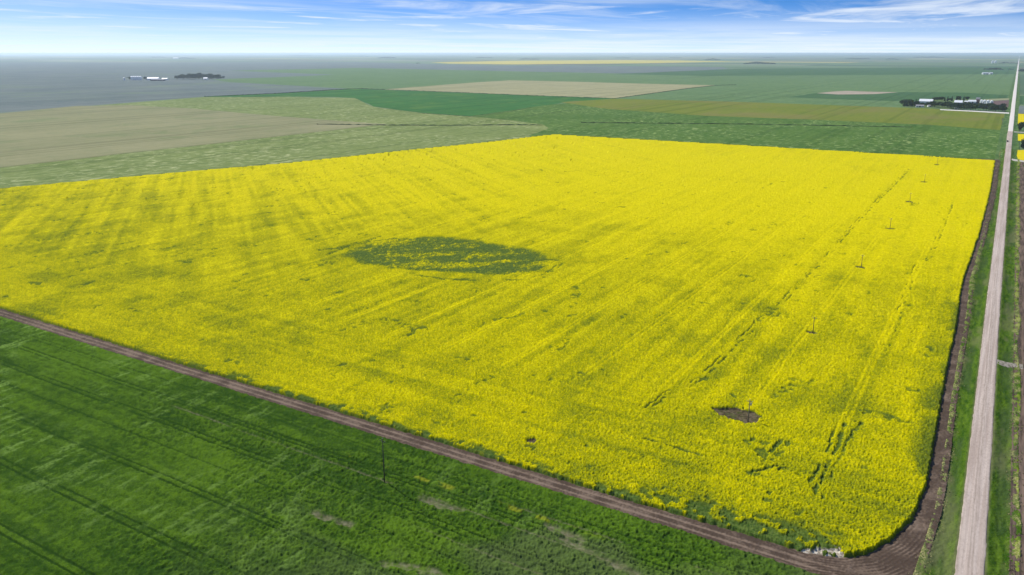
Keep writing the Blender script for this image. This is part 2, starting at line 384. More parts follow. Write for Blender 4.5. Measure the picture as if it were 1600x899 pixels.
def canola_z(x, y):
    d = sdist(x, y, CANOLA) + (fbm(x*.9, y*.9, 3, 2)-.5)*0.9
    body = sstep(-.15, .35, d)
    fine = vn(x*3.9, y*3.9, 11); mid = fbm(x*.55, y*.55, 21, 3); big = fbm(x*.035, y*.035, 31, 4); huge = fbm(x*.009, y*.009, 41, 3)
    rad = np.hypot(x, y); lod = np.clip(1.15/(.72*(rad**2+CAM_H**2)/(CAM_H*794)), .12, 1)
    cl_ = fbm(x*1.9, y*1.9, 12, 2)
    z = .98 + (.46*(fine-.5) + .38*(cl_-.5))*(.35+.65*lod) + .22*(mid-.5) + .30*(big-.5)
    thin = np.zeros_like(x)
    # drill rows: along the road in the body of the field, round the headland, slanting drifts on the left
    wob = (fbm(x*.02, y*.02, 51, 2)-.5)*1.5
    rowY = vn((x+wob)*.35, y*.015, 61)
    head = sstep(232, 205, y)
    rowX = vn(x*.012, (y+wob)*.42, 62)
    row = rowY*(1-head)+rowX*head
    ca, sa = math.cos(R(52)), math.sin(R(52))
    s1 = x*ca+y*sa; s2 = -x*sa+y*ca
    slant = vn(s1*.10, s2*.007, 71)*.35+vn(s1*.33, s2*.012, 72)*.65
    left = sstep(-180, -420, x)
    flower = .47 + .35*sstep(180, 640, y) + .22*(mid-.5) + (.24-.06*sstep(250, 500, y))*(row-.5)*(1-left*.6) + .42*(slant-.50)*left*sstep(185, 260, y)
    flower += (.26*(cl_-.5) + .40*(fine-.5))*lod
    flower -= .20*sstep(.48, .80, big)*(.35+.65*huge)*(1-.45*sstep(300, 640, y))
    flower -= .15*sstep(.46, .78, fbm(x*.11, y*.06, 81, 4))*(1-.6*sstep(300, 700, y))
    # wheel marks
    for P, w in zip(TRACKS, TW):
        b = np.nonzero((x > P[:,0].min()-8) & (x < P[:,0].max()+8) & (y > P[:,1].min()-8) & (y < P[:,1].max()+8))[0]
        if not len(b): continue
        xx, yy = x[b], y[b]
        wx = (fbm(xx*.3, yy*.3, 91, 3)-.5)*1.5 + (vn(xx*1.6, yy*1.6, 92)-.5)*.7
        dd = ldist(xx+wx, yy-wx, P); far = 1 + sstep(350, 900, yy)*1.1
        brk = sstep(.42, .60, fbm(xx*.3, yy*.22, 95, 3))*(.45+.55*vn(xx*.5, yy*.4, 96))
        m = sstep(w*1.5*far, w*.55*far, dd)*brk
        thin[b] = np.maximum(thin[b], m)
        dd2 = ldist(xx+wx+2.0, yy-wx, P)
        m2 = sstep(w*1.1, w*.4, dd2)*sstep(.50, .6, fbm(xx*.2, yy*.12, 97, 2))*.8
        thin[b] = np.maximum(thin[b], m2)
    # faint tramlines along the road
    tr = np.abs(((x+wob*.5+3) % 27.4)-1.0); tl = sstep(.75, .25, np.minimum(tr, np.abs(tr-2.0)))
    flower += .17*tl*(1-head); 
    # slough hollow
    ds = sdist(x, y, SLOUGH) + 2.2 + (fbm(x*.15, y*.15, 101, 4)-.5)*6
    ms = sstep(-3.0, 5.0, ds)
    sl = fbm(s1*.045, s2*.11, 103, 3)*.6 + fbm(x*.5, y*.32, 104, 3)*.4
    flower = flower*(1-ms) + ms*(-.12 + .62*sstep(.40, .66, sl) + .7*(cl_-.5) + .45*(fine-.5) + .5*(mid-.5))
    z = z*(1-.42*ms)
    # scattered lodged spots
    sp = sstep(.84, .90, vn(x*.16, y*.11, 111))*sstep(.55, .7, vn(x*.7, y*.6, 112))*(y < 700)
    thin = np.maximum(thin, sp*.55)
    z = z*(1-.50*thin); flower = flower - .68*thin
    # bare hollow, pole bases, saline corner, rock
    db = sdist(x, y, BARE) + (fbm(x*.6, y*.6, 121, 3)-.5)*1.8
    bare = sstep(-.3, .7, db)
    for py_ in POLE_Y:
        rr_ = np.hypot((x-PX+.3)/1.6, (y-py_)/1.3) + (vn(x*1.2, y*1.2, 131)-.5)*.7
        rr_ = rr_/(1+.55*sstep(300, 600, py_)); hol = sstep(1.5, .9, rr_)
        bare = np.maximum(bare, hol*.75)
    rk = at(830, 693, SOIL)
    bare = np.maximum(bare, sstep(2.0, 1.1, np.hypot(x-rk[0]+.2, y-rk[1]-.5)+(vn(x*1.5, y*1.5, 132)-.5)*.8)*.8)
    dsl = sdist(x, y, SALT) + (fbm(x*.5, y*.5, 141, 3)-.5)*5
    salt = sstep(-.4, 1.2, dsl)
    # weedy green fringe along the near track
    fr = sstep(3.0, .6, y-163.5 + (fbm(x*.16, y*.3, 151, 3)-.5)*5.2) * sstep(-330, -130, x)*sstep(-5, -14, x)
    cor = sstep(9, 2, y-166+ (fbm(x*.2, y*.25, 152, 3)-.5)*9)*sstep(-80, -45, x)*sstep(-16, -22, x)
    weed = np.maximum(fr, cor)*sstep(.36, .55, fbm(x*.5, y*.5, 153, 3))
    flower = flower - .9*weed
    z = z*(1-.4*weed)
    clump = sstep(.50, .66, fbm(x*.7, y*.7, 143, 2))
    bare = np.maximum(bare, salt*(1-clump))
    flower = np.where(salt > .4, -.1+.9*sstep(.62, .75, fbm(x*.4, y*.4, 144, 2)), flower)
    # sparse green near the right-hand edge
    flower -= .45*sstep(9, 2, -x-4+(big-.5)*10)*sstep(.42, .6, fbm(x*.1, y*.03, 161, 3))*(y < 420)
    z = z*(1-bare) + bare*(.03+.10*fine)
    z = SOIL + z*body - (1-body)*.12
    # lower stalks at the stand's edge carry no flower
    flower = flower*sstep(.25, .75, (z-SOIL)) + -.1*(1-sstep(.25, .75, (z-SOIL)))
    return z, {'flower': np.clip(flower, -.3, 1.2), 'bare': bare, 'salt': salt, 'weed': np.clip(np.maximum(weed, ms*.9) + thin*.7, 0, 1)}

k = NT('canola_bloom')
fl = k.attr('flower'); dist_n = k.noise(2.6, 4.0, rough=.75); fine_n = k.noise(7.5, 2.0, rough=.6)
f2 = k.math('ADD', fl, k.math('MULTIPLY', k.math('SUBTRACT', dist_n, .5), 1.1))
f2 = k.math('ADD', f2, k.math('MULTIPLY', k.math('SUBTRACT', fine_n, .5), .8))
gr = k.mix(k.rng(k.noise(.5, 3.0), .3, .7), (.060, .088, .008), (.105, .135, .012))
gr = k.mix(k.attr('weed'), gr, k.mix(k.rng(k.noise(1.2, 3.0), .3, .7), (.036, .072, .012), (.098, .140, .028)))
yl = k.mix(k.rng(k.noise(.9, 4.0), .3, .7), (.47, .40, .0), (.64, .55, .001))
lime = k.mix(k.rng(f2, -.05, .42), gr, (.235, .245, .002))
cc = k.mix(k.rng(f2, .25, .85), lime, yl)
so = k.mix(k.rng(k.noise(.9, 4.0), .35, .65), (.050, .036, .022), (.13, .105, .06))
so = k.mix(k.rng(k.noise(.55, 4.0, rough=.7), .5, .62, 0, .7), so, (.06, .075, .02))
so = k.mix(k.attr('salt'), so, k.mix(k.rng(k.noise(1.1, 4.0), .4, .6), (.22, .18, .13), (.52, .47, .38)))
cc = k.mix(k.rng(k.attr('bare'), .35, .7), cc, so)
M_CANOLA = k.bsdf(cc, 1.0, 0.0)

D_CAN = sdist(GX, GY, CANOLA)
o = cover('canola_crop', D_CAN > -1.2, canola_z, M_CANOLA)
tag(o, 'big canola crop in bright yellow bloom with wheel marks and hollows', 'crop', kind='stuff')

# --- green crop on the near side of the track
Y_CROP = 157.2
WIND = 96
GLINES = [(a_, b_*.6, c_) for a_, b_, c_ in [(142.3, .35, 1), (140.6, .35, 1), (128.9, .35, 1), (130.9, .3, 1), (120.5, .3, 0), (108.4, .35, 1), (110.3, .3, 1), (91.0, .4, 1), (93.0, .3, 1), (148.6, .3, 0), (150.5, .3, 0), (74, .35, 1), (76, .35, 1)]]
GB = [pts(l, SOIL) for l in ([(490,805),(520,812),(545,822)],[(660,780),(690,792),(720,800)],[(855,822),(880,834),(905,846)],[(880,845),(930,868),(990,899)],[(600,880),(650,890),(690,899)])]
def green_z(x, y):
    d = Y_CROP - y + (fbm(x*.5, y*.5, 203, 2)-.5)*.9
    body = sstep(-.1, .4, d)
    fine = vn(x*2.1, y*2.1, 211); mid = fbm(x*.6, y*.75, 221, 3); big = fbm(x*.03, y*.05, 231, 4)
    ca, sa = math.cos(R(WIND)), math.sin(R(WIND)); u, v = x*ca+y*sa, -x*sa+y*ca
    cl_ = fbm(x*1.5, y*1.5, 212, 2); rough_ = sstep(.38, .60, fbm(x*.02, y*.03, 213, 2) + .30*sstep(-200, -60, x) - .12)
    z = .50 + .34*(fine-.5) + (.22+.50*rough_)*(cl_-.5) + .30*(mid-.5) + .25*(big-.5)
    lush = .5 + .6*(mid-.5) + .8*(big-.5) + (.3+.5*rough_)*(cl_-.5)
    ln = np.zeros_like(x)
    wob = (fbm(x*.02, y*.02, 233, 2)-.5)*1.2
    for yy, w, s in GLINES:
        m = sstep(w*1.4, w*.5, np.abs(y+wob-yy))*sstep(.22, .42, fbm(x*.04, y*.2, int(yy), 2))
        ln = np.maximum(ln, m*(1 if s else .6))
    rowx = vn(x*.012, y*.8, 241)
    lush += .35*(rowx-.5) - .9*ln
    # lodged swathes, their glint put in as pale colour: strongest far left
    L = sstep(-150, -250, x + (big-.5)*60)
    st = fbm(u*.11, v*.55, 251, 3)
    pale = sstep(.54, .72, st)*sstep(.42, .60, fbm(x*.025, y*.06, 252, 3))*L
    pale = np.maximum(pale, .5*sstep(.56, .76, fbm(u*.14, v*.5, 255, 3))*sstep(.48, .65, fbm(x*.02, y*.04, 256, 2)))
    dull = sstep(.44, .62, fbm(x*.03, y*.06, 261, 3))*sstep(-170, -70, x)
    bare = np.zeros_like(x)
    for P in GB:
        dd = ldist(x, y, P) + (fbm(x*.5, y*.7, 271, 2)-.5)*2.5
        bare = np.maximum(bare, sstep(1.7, .1, dd))
    # pale wheel line
    pl = sstep(.45, .15, np.abs(y+wob-138.3))*sstep(-240, -200, x)*sstep(.35, .5, fbm(x*.06, y*.3, 281, 2))
    pl = np.maximum(pl, .8*sstep(.4, .15, np.abs(y+wob-126.0))*sstep(-110, -90, x)*sstep(.4, .5, fbm(x*.06, y*.3, 282, 2)))
    pl = np.maximum(pl, .8*sstep(.4, .15, np.abs(y+wob-146.0))*sstep(-95, -80, x)*sstep(.4, .5, fbm(x*.06, y*.3, 283, 2)))
    yel = sstep(.55, .7, fbm(x*.25, y*.5, 291, 2))*sstep(1.3, .4, np.abs(y-144.3-(x+115)*.01))*sstep(-150, -140, x)*sstep(-60, -80, x)
    z = np.maximum(z, .16)*(1-.75*ln)*(1-.85*bare)*(1-.5*pl)
    z = SOIL + z*body - (1-body)*.12
    return z, {'lush': lush, 'pale': np.clip(pale, 0, 1), 'bare': np.maximum(bare, pl*.75), 'yel': yel, 'dull': dull}
k = NT('green_pulse_crop')
lu = k.math('ADD', k.attr('lush'), k.math('MULTIPLY', k.math('SUBTRACT', k.noise(3.2, 4.0, rough=.75), .5), 1.5))
cc = k.mix(k.rng(lu, .1, .95), (.022, .055, .006), (.076, .143, .010))
cc = k.mix(k.math('MULTIPLY', k.attr('dull'), .6), cc, (.075, .10, .035))
cc = k.mix(k.math('MULTIPLY', k.attr('pale'), k.rng(k.noise(.9, 3.0), .3, .6, 0, .8)), cc, (.17, .27, .055))
cc = k.mix(k.math('MULTIPLY', k.attr('bare'), k.rng(k.noise(.6, 4.0, rough=.7), .35, .6, .15, .75)), cc, k.mix(k.rng(k.noise(1.0, 3.0), .3, .7), (.11, .095, .055), (.21, .19, .12)))
cc = k.mix(k.math('MULTIPLY', k.attr('yel'), .55), cc, (.26, .28, .02))
M_GREEN = k.bsdf(cc, 1.0, 0.0)
o = cover('pulse_crop', (GY < Y_CROP+1.0) & (GX < -1.5-.0*GY), green_z, M_GREEN)
tag(o, 'low dark green crop with dark wheel lines beside the dirt track', 'crop', kind='stuff')

# --- bare dirt track round the canola
DIRT_R = np.array([(-2.4,961),(-1.2,708),(-2.5,551),(-4.2,434),(-2.9,388),(-2.4,340),(-2.4,309),(-2.0,271),(-1.3,236),(-0.9,212),(-0.9,198),(-1.7,183),(-2.6,168),(-3.2,150),(-3.4,110),(-3.4,60)])
dirt_x = lambda y: np.interp(y, DIRT_R[::-1,1], DIRT_R[::-1,0])
def dirt_z(x, y):
    dc = -sdist(x, y, CANOLA)
    q = dc + (fbm(x*.08, y*.08, 301, 2)-.5)*.8
    rut = np.sin(q*2*math.pi/.95 + (fbm(x*.2, y*.2, 303, 2)-.5)*3)
    corner = sstep(-45, -18, x)*sstep(200, 172, y)
    brk = .3+.7*sstep(.35, .6, fbm(x*.3, y*.3, 306, 2))
    z = SOIL + .045*rut*(.35+.65*corner)*brk + .10*(vn(x*2.6, y*2.6, 302)-.5) + .10*(fbm(x*.5, y*.5, 307, 2)-.5)
    # two packed wheel paths along the near track
    t = y-160.2
    wp = sstep(.55, .2, np.abs(np.abs(t+(fbm(x*.03, y*.03, 304, 2)-.5)*.8)-1.15))*sstep(-12, -24, x)
    z = z - .05*wp
    dry = .30*rut*corner*brk + wp*.8*(.5+.5*brk) + (fbm(x*.25, y*.25, 305, 3)-.5)*1.1 + .5*(vn(x*2.6, y*2.6, 302)-.5)
    return z, {'dry': dry}
k = NT('track_soil')
cc = k.mix(k.rng(k.math('ADD', k.attr('dry'), k.math('MULTIPLY', k.math('SUBTRACT', k.noise(1.5, 4.0), .5), .8)), -.3, .9), (.068, .047, .034), (.20, .145, .105))
M_DIRT = k.bsdf(cc, 1.0, 0.05, bump=k.noise(3.0, 3.0), bd=.05)
sel = (D_CAN < 4) & (GX < dirt_x(GY)+1.2) & (GY < 965) & ((GY > Y_CROP-3) | ((GX > -3-1.5) & (GY > 60)))
sel &= ~((D_CAN > 1.5) & (GX < -50) & (GY > 175))
o = cover('dirt_track', sel & ((GX > -20) | (GY < 170)), dirt_z, M_DIRT, True)
tag(o, 'brown dirt track turning the corner of the canola field', 'track', kind='structure')

# --- road, ditches and verges
road_c = lambda y: np.interp(y, [0, 175, 373, 1117, 2490, 20000], [7.7, 7.3, 6.5, 5.2, 4.6, 4.6])
road_w = lambda y: np.interp(y, [0, 300, 1100, 2500, 9000], [2.95, 2.8, 3.05, 3.9, 5.0])
def verge_z(x, y):
    c = road_c(y); w = road_w(y); d = np.abs(x-c)-w
    prof = np.interp(d, [-1, 0, .4, 2.0, 3.6, 5.4, 7.0], [.95, .93, .86, .36, .22, .50, SOIL])
    fine = vn(x*2.2, y*2.2, 401); mid = fbm(x*.6, y*.5, 402, 3)
    z = prof + sstep(-.1, .5, d)*(.24*(fine-.5)+.30*(mid-.3))
    lo = dirt_x(y)
    edge = np.where(x < c, x-lo, 16.0-x) + (fbm(x*.6, y*.25, 403, 3)-.5)*2.0
    straw = sstep(2.6, .3, edge)*sstep(.42, .66, fbm(x*.5, y*.28, 404, 3)+.06)
    z = z + .25*straw*mid
    z = np.where(x < lo-.3, SOIL-.15, z)
    z = np.where(x > 16.4+(fbm(x*0+3, y*.04, 440, 2)-.5)*1.5, SOIL-.2, z)
    damp = sstep(2.6, 1.2, np.abs(d-3.4))*sstep(.35, .6, fbm(x*.2, y*.05, 405, 3))
    dryg = sstep(.5, .72, fbm(x*.25, y*.06, 406, 3))*.7 + sstep(.5, -.1, d)*.9
    tuft = sstep(5.2, 5.5, edge*0+np.where(x > c, d, 0))*sstep(.45, .6, fbm(x*.3, y*.15, 408, 3))
    return z, {'straw': straw, 'damp': damp, 'dryg': np.clip(dryg, 0, 1), 'tuft': tuft}
k = NT('ditch_grass')
g0 = k.mix(k.rng(k.math('ADD', k.math('MULTIPLY', k.noise(.7, 4.0, stretch=(1, .25, 1)), .5), k.math('MULTIPLY', k.noise(3.5, 4.0, rough=.75), .5)), .36, .64), (.018, .055, .005), (.092, .158, .014))
g0 = k.mix(k.math('MULTIPLY', k.attr('damp'), .7), g0, (.045, .075, .022))
g0 = k.mix(k.math('MULTIPLY', k.attr('dryg'), .6), g0, (.15, .145, .07))
g0 = k.mix(k.math('MULTIPLY', k.attr('tuft'), .8), g0, (.17, .22, .025))
g0 = k.mix(k.math('MULTIPLY', k.attr('straw'), k.rng(k.noise(2.4, 4.0, rough=.7), .42, .62)), g0, (.33, .29, .13))
M_VERGE = k.bsdf(g0, 1.0, 0.0)
c_ = road_c(GY)
o = cover('roadside_grass', (GX > dirt_x(GY)-.8) & (GX < c_-2.4) & (GY > 40), verge_z, M_VERGE)
tag(o, 'green ditch grass between the canola track and the gravel road', 'grass', kind='stuff')
o = cover('roadside_grass', (GX > c_+2.4) & (GX < 17.5) & (GY > 40), verge_z, M_VERGE)
tag(o, 'green ditch grass on the far side of the gravel road from the canola', 'grass', kind='stuff')

# gravel road as one crowned ribbon to the horizon
ys = [30.0]
while ys[-1] < 1200: ys.append(ys[-1]+1.2+ys[-1]*.004)
while ys[-1] < 40000: ys.append(ys[-1]*1.06)
ys = np.array(ys); q = np.linspace(-1, 1, 25)
QX, QY = np.meshgrid(q, ys)
wv = road_w(QY) + (fbm(QY*.15, QX*0+np.sign(QX)*3, 501, 2)-.5)*.35*(np.abs(QX) > .95)+(vn(QY*.9, np.sign(QX)*5, 503)-.5)*.45*(np.abs(QX) > .95)
RX = road_c(QY)+QX*wv
RZ = 1.0+.09*(1-QX**2) - .035*np.exp(-((np.abs(QX)-.42)/.12)**2)
RZ = np.where(np.abs(QX) > .99, .80, RZ)
a = (np.arange(len(ys)-1)[:, None]*25+np.arange(24)[None]).ravel()
k = NT('gravel')
ps = k.n('ShaderNodeSeparateXYZ'); k.put(ps.inputs[0], k.pos())
tr = k.rng(k.noise(1.15, 4.0, stretch=(1, .02, 1), rough=.65), .36, .64)
gr = k.mix(tr, (.36, .285, .235), (.50, .415, .35))
gr = k.mix(k.rng(k.noise(2.2, 5.0, rough=.75, stretch=(1, .4, 1)), .42, .7, 0, .55), gr, (.24, .19, .155))
gr = k.mix(k.rng(k.noise(.05, 3.0, stretch=(1, .3, 1)), .45, .7, 0, .35), gr, (.55, .465, .40))
ab = k.math('ABSOLUTE', k.math('ADD', k.attr('across'), k.math('MULTIPLY', k.math('SUBTRACT', k.noise(.12, 2.0, stretch=(.1, 1, 1)), .5), .25)))
rg = k.math('MAXIMUM', k.rng(k.math('ABSOLUTE', k.math('SUBTRACT', ab, .12)), .10, .0), k.rng(ab, .68, .92))
gr = k.mix(k.math('MULTIPLY', rg, k.rng(k.noise(1.5, 4.0, stretch=(1, .15, 1), rough=.7), .3, .65, .1, .65)), gr, (.23, .185, .145))
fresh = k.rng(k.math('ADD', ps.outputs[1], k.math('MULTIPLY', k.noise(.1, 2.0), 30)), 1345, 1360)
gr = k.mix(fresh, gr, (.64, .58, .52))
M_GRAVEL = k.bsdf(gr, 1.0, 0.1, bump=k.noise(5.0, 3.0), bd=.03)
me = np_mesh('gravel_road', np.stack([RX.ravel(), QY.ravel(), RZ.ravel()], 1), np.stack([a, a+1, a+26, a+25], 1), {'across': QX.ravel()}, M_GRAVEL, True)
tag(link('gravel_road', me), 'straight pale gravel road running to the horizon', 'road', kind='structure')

# verges farther on: sloped ribbons either side of the road
def ribbon(name, label, offs, zs, y0, y1, mat, kind='structure', jit=.5, sd=0):
    yy = [y0]
    while yy[-1] < y1: yy.append(min(y1, yy[-1]*1.012+1))
    yy = np.array(yy); n = len(offs)
    O, YY = np.meshgrid(np.array(offs, float), yy)
    XX = road_c(YY)+O+np.sign(O)*(road_w(YY)-2.9) + (fbm(YY*.03, O*3, 511+sd, 2)-.5)*jit
    ZZ = np.meshgrid(np.array(zs, float), yy)[0]
    a = (np.arange(len(yy)-1)[:, None]*n+np.arange(n-1)[None]).ravel()
    F4 = np.stack([a, a+1, a+n+1, a+n], 1)
    me = np_mesh(name, np.stack([XX.ravel(), YY.ravel(), ZZ.ravel()], 1), F4, None, mat, True)
    return tag(link(name, me), label, kind and 'verge', kind=kind)
k = NT('far_ditch_grass')
M_FVERGE = k.bsdf(k.mix(k.rng(k.noise(.15, 4.0, stretch=(1, .2, 1)), .3, .7), (.045, .10, .022), (.10, .165, .045)), 1, .05)
ribbon('road_verge', 'far grass verge on the farm side of the road', (-11.5, -8.2, -5.5, -2.7), (.48, .5, .3, .9), 958, 9000, M_FVERGE)
ribbon('road_verge', 'far grass verge across the road from the farm', (2.7, 5.5, 8.2, 10.5), (.9, .3, .5, .48), 958, 9000, M_FVERGE)

# --- land right of the road: straw strip, ploughed margin and crop
k = NT('margin_soil')
M_MARG = k.bsdf(k.mix(k.rng(k.noise(.9, 4.0, stretch=(1, .08, 1)), .3, .7), (.058, .042, .032), (.17, .12, .088)), 1, .05, bump=k.noise(1.5, 2.0, stretch=(1, .1, 1)), bd=.1)
rm = lambda y: 16.6 + (fbm(y*0+2, y*.02, 601, 3)-.5)*3.0
def marg_z(x, y):
    z = SOIL-.05+.05*np.sin(x*6.6+(fbm(x*.1, y*.02, 603, 2)-.5)*4)+.04*(vn(x*2, y*2, 604)-.5)
    return z, {}
o = cover('soil_margin', (GX > 14.6) & (GX < 23) & (GY > 40) & (GY < 960), marg_z, M_MARG, True)
tag(o, 'strip of bare brown soil along the right hand crop', 'soil', kind='structure')
def rc_z(x, y):
    d = x-20.6-(fbm(x*0, y*.03, 611, 2)-.5)*2.2+(fbm(x*.6, y*.6, 612, 2)-.5)*.8
    body = sstep(-.1, .5, d)
    mid = fbm(x*.6, y*.6, 613, 3)
    return SOIL+body*(.45+.4*(mid-.5))-(1-body)*.2, {'lush': .4+mid-.5, 'pale': x*0, 'bare': x*0, 'yel': x*0, 'dull': x*0}
o = cover('green_crop', (GX > 19) & (GX < 260) & (GY > 40) & (GY < 960), rc_z, M_GREEN)
tag(o, 'green crop across the road from the canola', 'crop', kind='stuff')

# field entrance across the right ditch
ay = at(1570, 568, .7)[1]
m = MB()
xs = np.linspace(9.4, 17.4, 14); n = 9
V = []; 
for i, x in enumerate(xs):
    for j in range(n):
        t = -1+2*j/(n-1); w = 2.3+1.2*abs((i-6.5)/6.5)**3
        zt = np.interp(x, [9.4, 12, 17.4], [.96, .84, .72])
        z = zt if abs(t) < .6 else zt-.75*(abs(t)-.6)/.4
        V.append((x, ay+t*w*1.3+random.uniform(-.12, .12), z+random.uniform(-.03, .03)))
Fs = [(i*n+j, i*n+j+1, (i+1)*n+j+1, (i+1)*n+j)[::-1] for i in range(len(xs)-1) for j in range(n-1)]
m.poly(V, Fs)
k = NT('approach_gravel')
M_APPR = k.bsdf(k.mix(k.rng(k.noise(1.2, 4.0), .35, .65), (.12, .11, .075), (.34, .30, .25)), 1, .05)
tag(m.build('field_entrance', M_APPR, None, True), 'short gravel field entrance bridging the ditch right of the road', 'path', kind='structure')

# ------------------------------------------------------------------ dead grass tufts along the verge edges
def tufts(name, label, spots, mat, hmin, hmax, wid, blades=5):
    n = len(spots); sp = np.array(spots)
    V = []; 
    ang = rng.random((n, blades))*6.283; lean = .25+.75*rng.random((n, blades)); hh = hmin+(hmax-hmin)*rng.random((n, blades))
    bx = sp[:, None, 0]+np.cos(ang)*wid*.4*rng.random((n, blades)); by = sp[:, None, 1]+np.sin(ang)*wid*.4*rng.random((n, blades))
    bz = np.broadcast_to(sp[:, None, 2], bx.shape)
    dx, dy = np.cos(ang), np.sin(ang); w = wid*.28
    p0 = np.stack([bx-dy*w, by+dx*w, bz-.05], -1); p1 = np.stack([bx+dy*w, by-dx*w, bz-.05], -1)
    p2 = np.stack([bx+dx*lean*hh, by+dy*lean*hh, bz+hh], -1)
    V = np.stack([p0, p1, p2], 2).reshape(-1, 3)
    me = np_mesh(name, V, np.arange(len(V)).reshape(-1, 3), None, mat)
    return tag(link(name, me), label, 'grass', kind='stuff')
k = NT('dead_grass'); M_STRAW = k.bsdf(k.mix(k.rng(k.noise(.8, 3.0), .3, .7), (.15, .15, .05), (.36, .31, .16)), 1, .0)
sp = []
yy = 60.0
while yy < 960:
    dens = 1 if yy < 400 else .5
    for s_ in (0, 1):
        cl_ = vn(np.array([yy*.25]), np.array([s_*9.0+1]), 701)[0]
        n_ = int((cl_ > .45)*random.choice((1, 2, 3, 4))*(1+.0*dens))
        for _ in range(n_):
            x = (dirt_x(yy)+random.gauss(.9, .9)) if s_ == 0 else (15.6+random.gauss(0, 1.1))
            sp.append((float(x), yy+random.uniform(-.3, .3), SOIL-.02))
    yy += .35+yy*.0012
a_ = [s for s in sp if s[0] < 8]; b_ = [s for s in sp if s[0] > 8]
tufts('dead_grass', 'straw coloured dead grass edging the dirt track', a_, M_STRAW, .12, .34, .34)
tufts('dead_grass', 'straw coloured dead grass edging the right hand ditch', b_, M_STRAW, .12, .34, .34)

# ------------------------------------------------------------------ utility poles
M_WOOD = plain('weathered_pole_wood', (.17, .15, .125), .85, .2, var=.25, scale=2.0)
M_WOODD = plain('dark_creosote_wood', (.055, .048, .04), .8, .3, var=.25, scale=2.0)
M_CER = plain('insulator_ceramic', (.45, .44, .42), .3, .5)
M_STEEL = plain('galvanised_steel', (.42, .43, .45), .45, .5, .6)
def pole(name, wood, h, r):
    e = empty(name, (0, 0, 0))
    MB().lathe([(r, -.3), (r*.93, h*.4), (r*.62, h)], 10).build('shaft', wood, e, True)
    MB().box(-.9, .9, -.06, .06, h-.75, h-.61).build('crossarm', wood, e)
    for x in (-.8, 0, .8):
        z = h-.61 if x else h
        MB().lathe([(.03, z), (.075, z+.08), (.05, z+.14), (.07, z+.2), (.02, z+.26)], 8, x, 0).build('insulator', M_CER, e, True)
    MB().tube((-.5, .08, h-.68), (0, .1, h-1.3), .025, .025, 5).tube((.5, .08, h-.68), (0, .1, h-1.3), .025, .025, 5).build('brace', M_STEEL, e)
    return e
p0 = pole('utility_pole', M_WOOD, 7.4, .16)
MB().lathe([(.26, 5.6), (.28, 5.7), (.28, 6.3), (.2, 6.4)], 12, .42, 0).build('transformer', M_STEEL, p0, True)
p0.location = (PX, POLE_Y[0], SOIL)
tag(p0, 'wooden utility pole standing in the bare brown hollow in the canola', 'pole', 'poles in the canola')
p1 = pole('utility_pole', M_WOODD, 7.4, .16)
lab = ['wooden utility pole next beyond the bare hollow', 'third wooden utility pole along the row from the bare hollow', 'fourth wooden utility pole along the row from the bare hollow', 'fifth wooden utility pole along the row from the bare hollow',
       'second to last wooden utility pole before the far canola edge', 'last wooden utility pole before the far canola edge']
for i in range(6):
    o = p1 if i == 0 else copy_tree(p1)
    o.location = (PX, POLE_Y[i+1], SOIL)
    tag(o, lab[i], 'pole', 'poles in the canola')
x, y = at(601, 755, SOIL)
p2 = pole('utility_pole', M_WOODD, 12.6, .15); p2.location = (x, y, SOIL)
tag(p2, 'tall dark utility pole standing in the green crop by the track', 'pole')

# pale stone in the canola
x, y = at(831, 696, SOIL)
import bmesh
bm = bmesh.new(); bmesh.ops.create_icosphere(bm, subdivisions=2, radius=1)
for v in bm.verts: v.co *= random.uniform(.82, 1.15); v.co.x *= 1.15; v.co.y *= .75; v.co.z = max(v.co.z*.55, -.25)
me = bpy.data.meshes.new('field_stone'); bm.to_mesh(me); bm.free(); me.materials.append(plain('pale_granite', (.62, .58, .50), .9, .2, scale=2.5, var=.3))
o = link('field_stone', me); o.location = (x, y-.1, SOIL+.15); o.rotation_euler[2] = .5
tag(o, 'pale boulder in a small dark gap of the canola', 'stone')

# ------------------------------------------------------------------ trees
M_BARK = plain('bark', (.10, .08, .06), .95, .1)
def leaf_mat(name, a, b):
    k = NT(name); n = k.rng(k.noise(.5, 3.0), .3, .7)
    oi = k.n('ShaderNodeObjectInfo').outputs['Random']
    c = k.mix(n, a, b); c = k.mix(k.math('MULTIPLY', oi, .35), c, tuple(x*.7 for x in a))
    return k.bsdf(c, .9, .1)
M_LEAF = leaf_mat('deciduous_leaves', (.022, .045, .018), (.048, .080, .028))
M_SPR = leaf_mat('spruce_needles', (.018, .038, .022), (.036, .062, .032))
def leaves(lobes, n, size, seed):
    r = np.random.default_rng(seed); V = []
    wts = np.array([l[3]**2*l[4] for l in lobes]); wts /= wts.sum()
    for i in range(n):
        cx, cy, cz, a, b = lobes[r.choice(len(lobes), p=wts)]
        d = r.normal(size=3); d /= np.linalg.norm(d); rad = r.random()**.38
        c = np.array([cx+d[0]*a*rad, cy+d[1]*a*rad, cz+d[2]*b*rad])
        nn = d+r.normal(size=3)*.6; nn /= np.linalg.norm(nn)
        u = np.cross(nn, [.3, .2, .9]); u /= np.linalg.norm(u); w = np.cross(nn, u); s = size*(.6+.8*r.random())
        t = r.random()*3.1; u, w = u*math.cos(t)+w*math.sin(t), w*math.cos(t)-u*math.sin(t)
        V += [c-u*s, c-w*s*.6, c+u*s, c+w*s*.7]
    return np.array(V), np.arange(4*n).reshape(-1, 4)
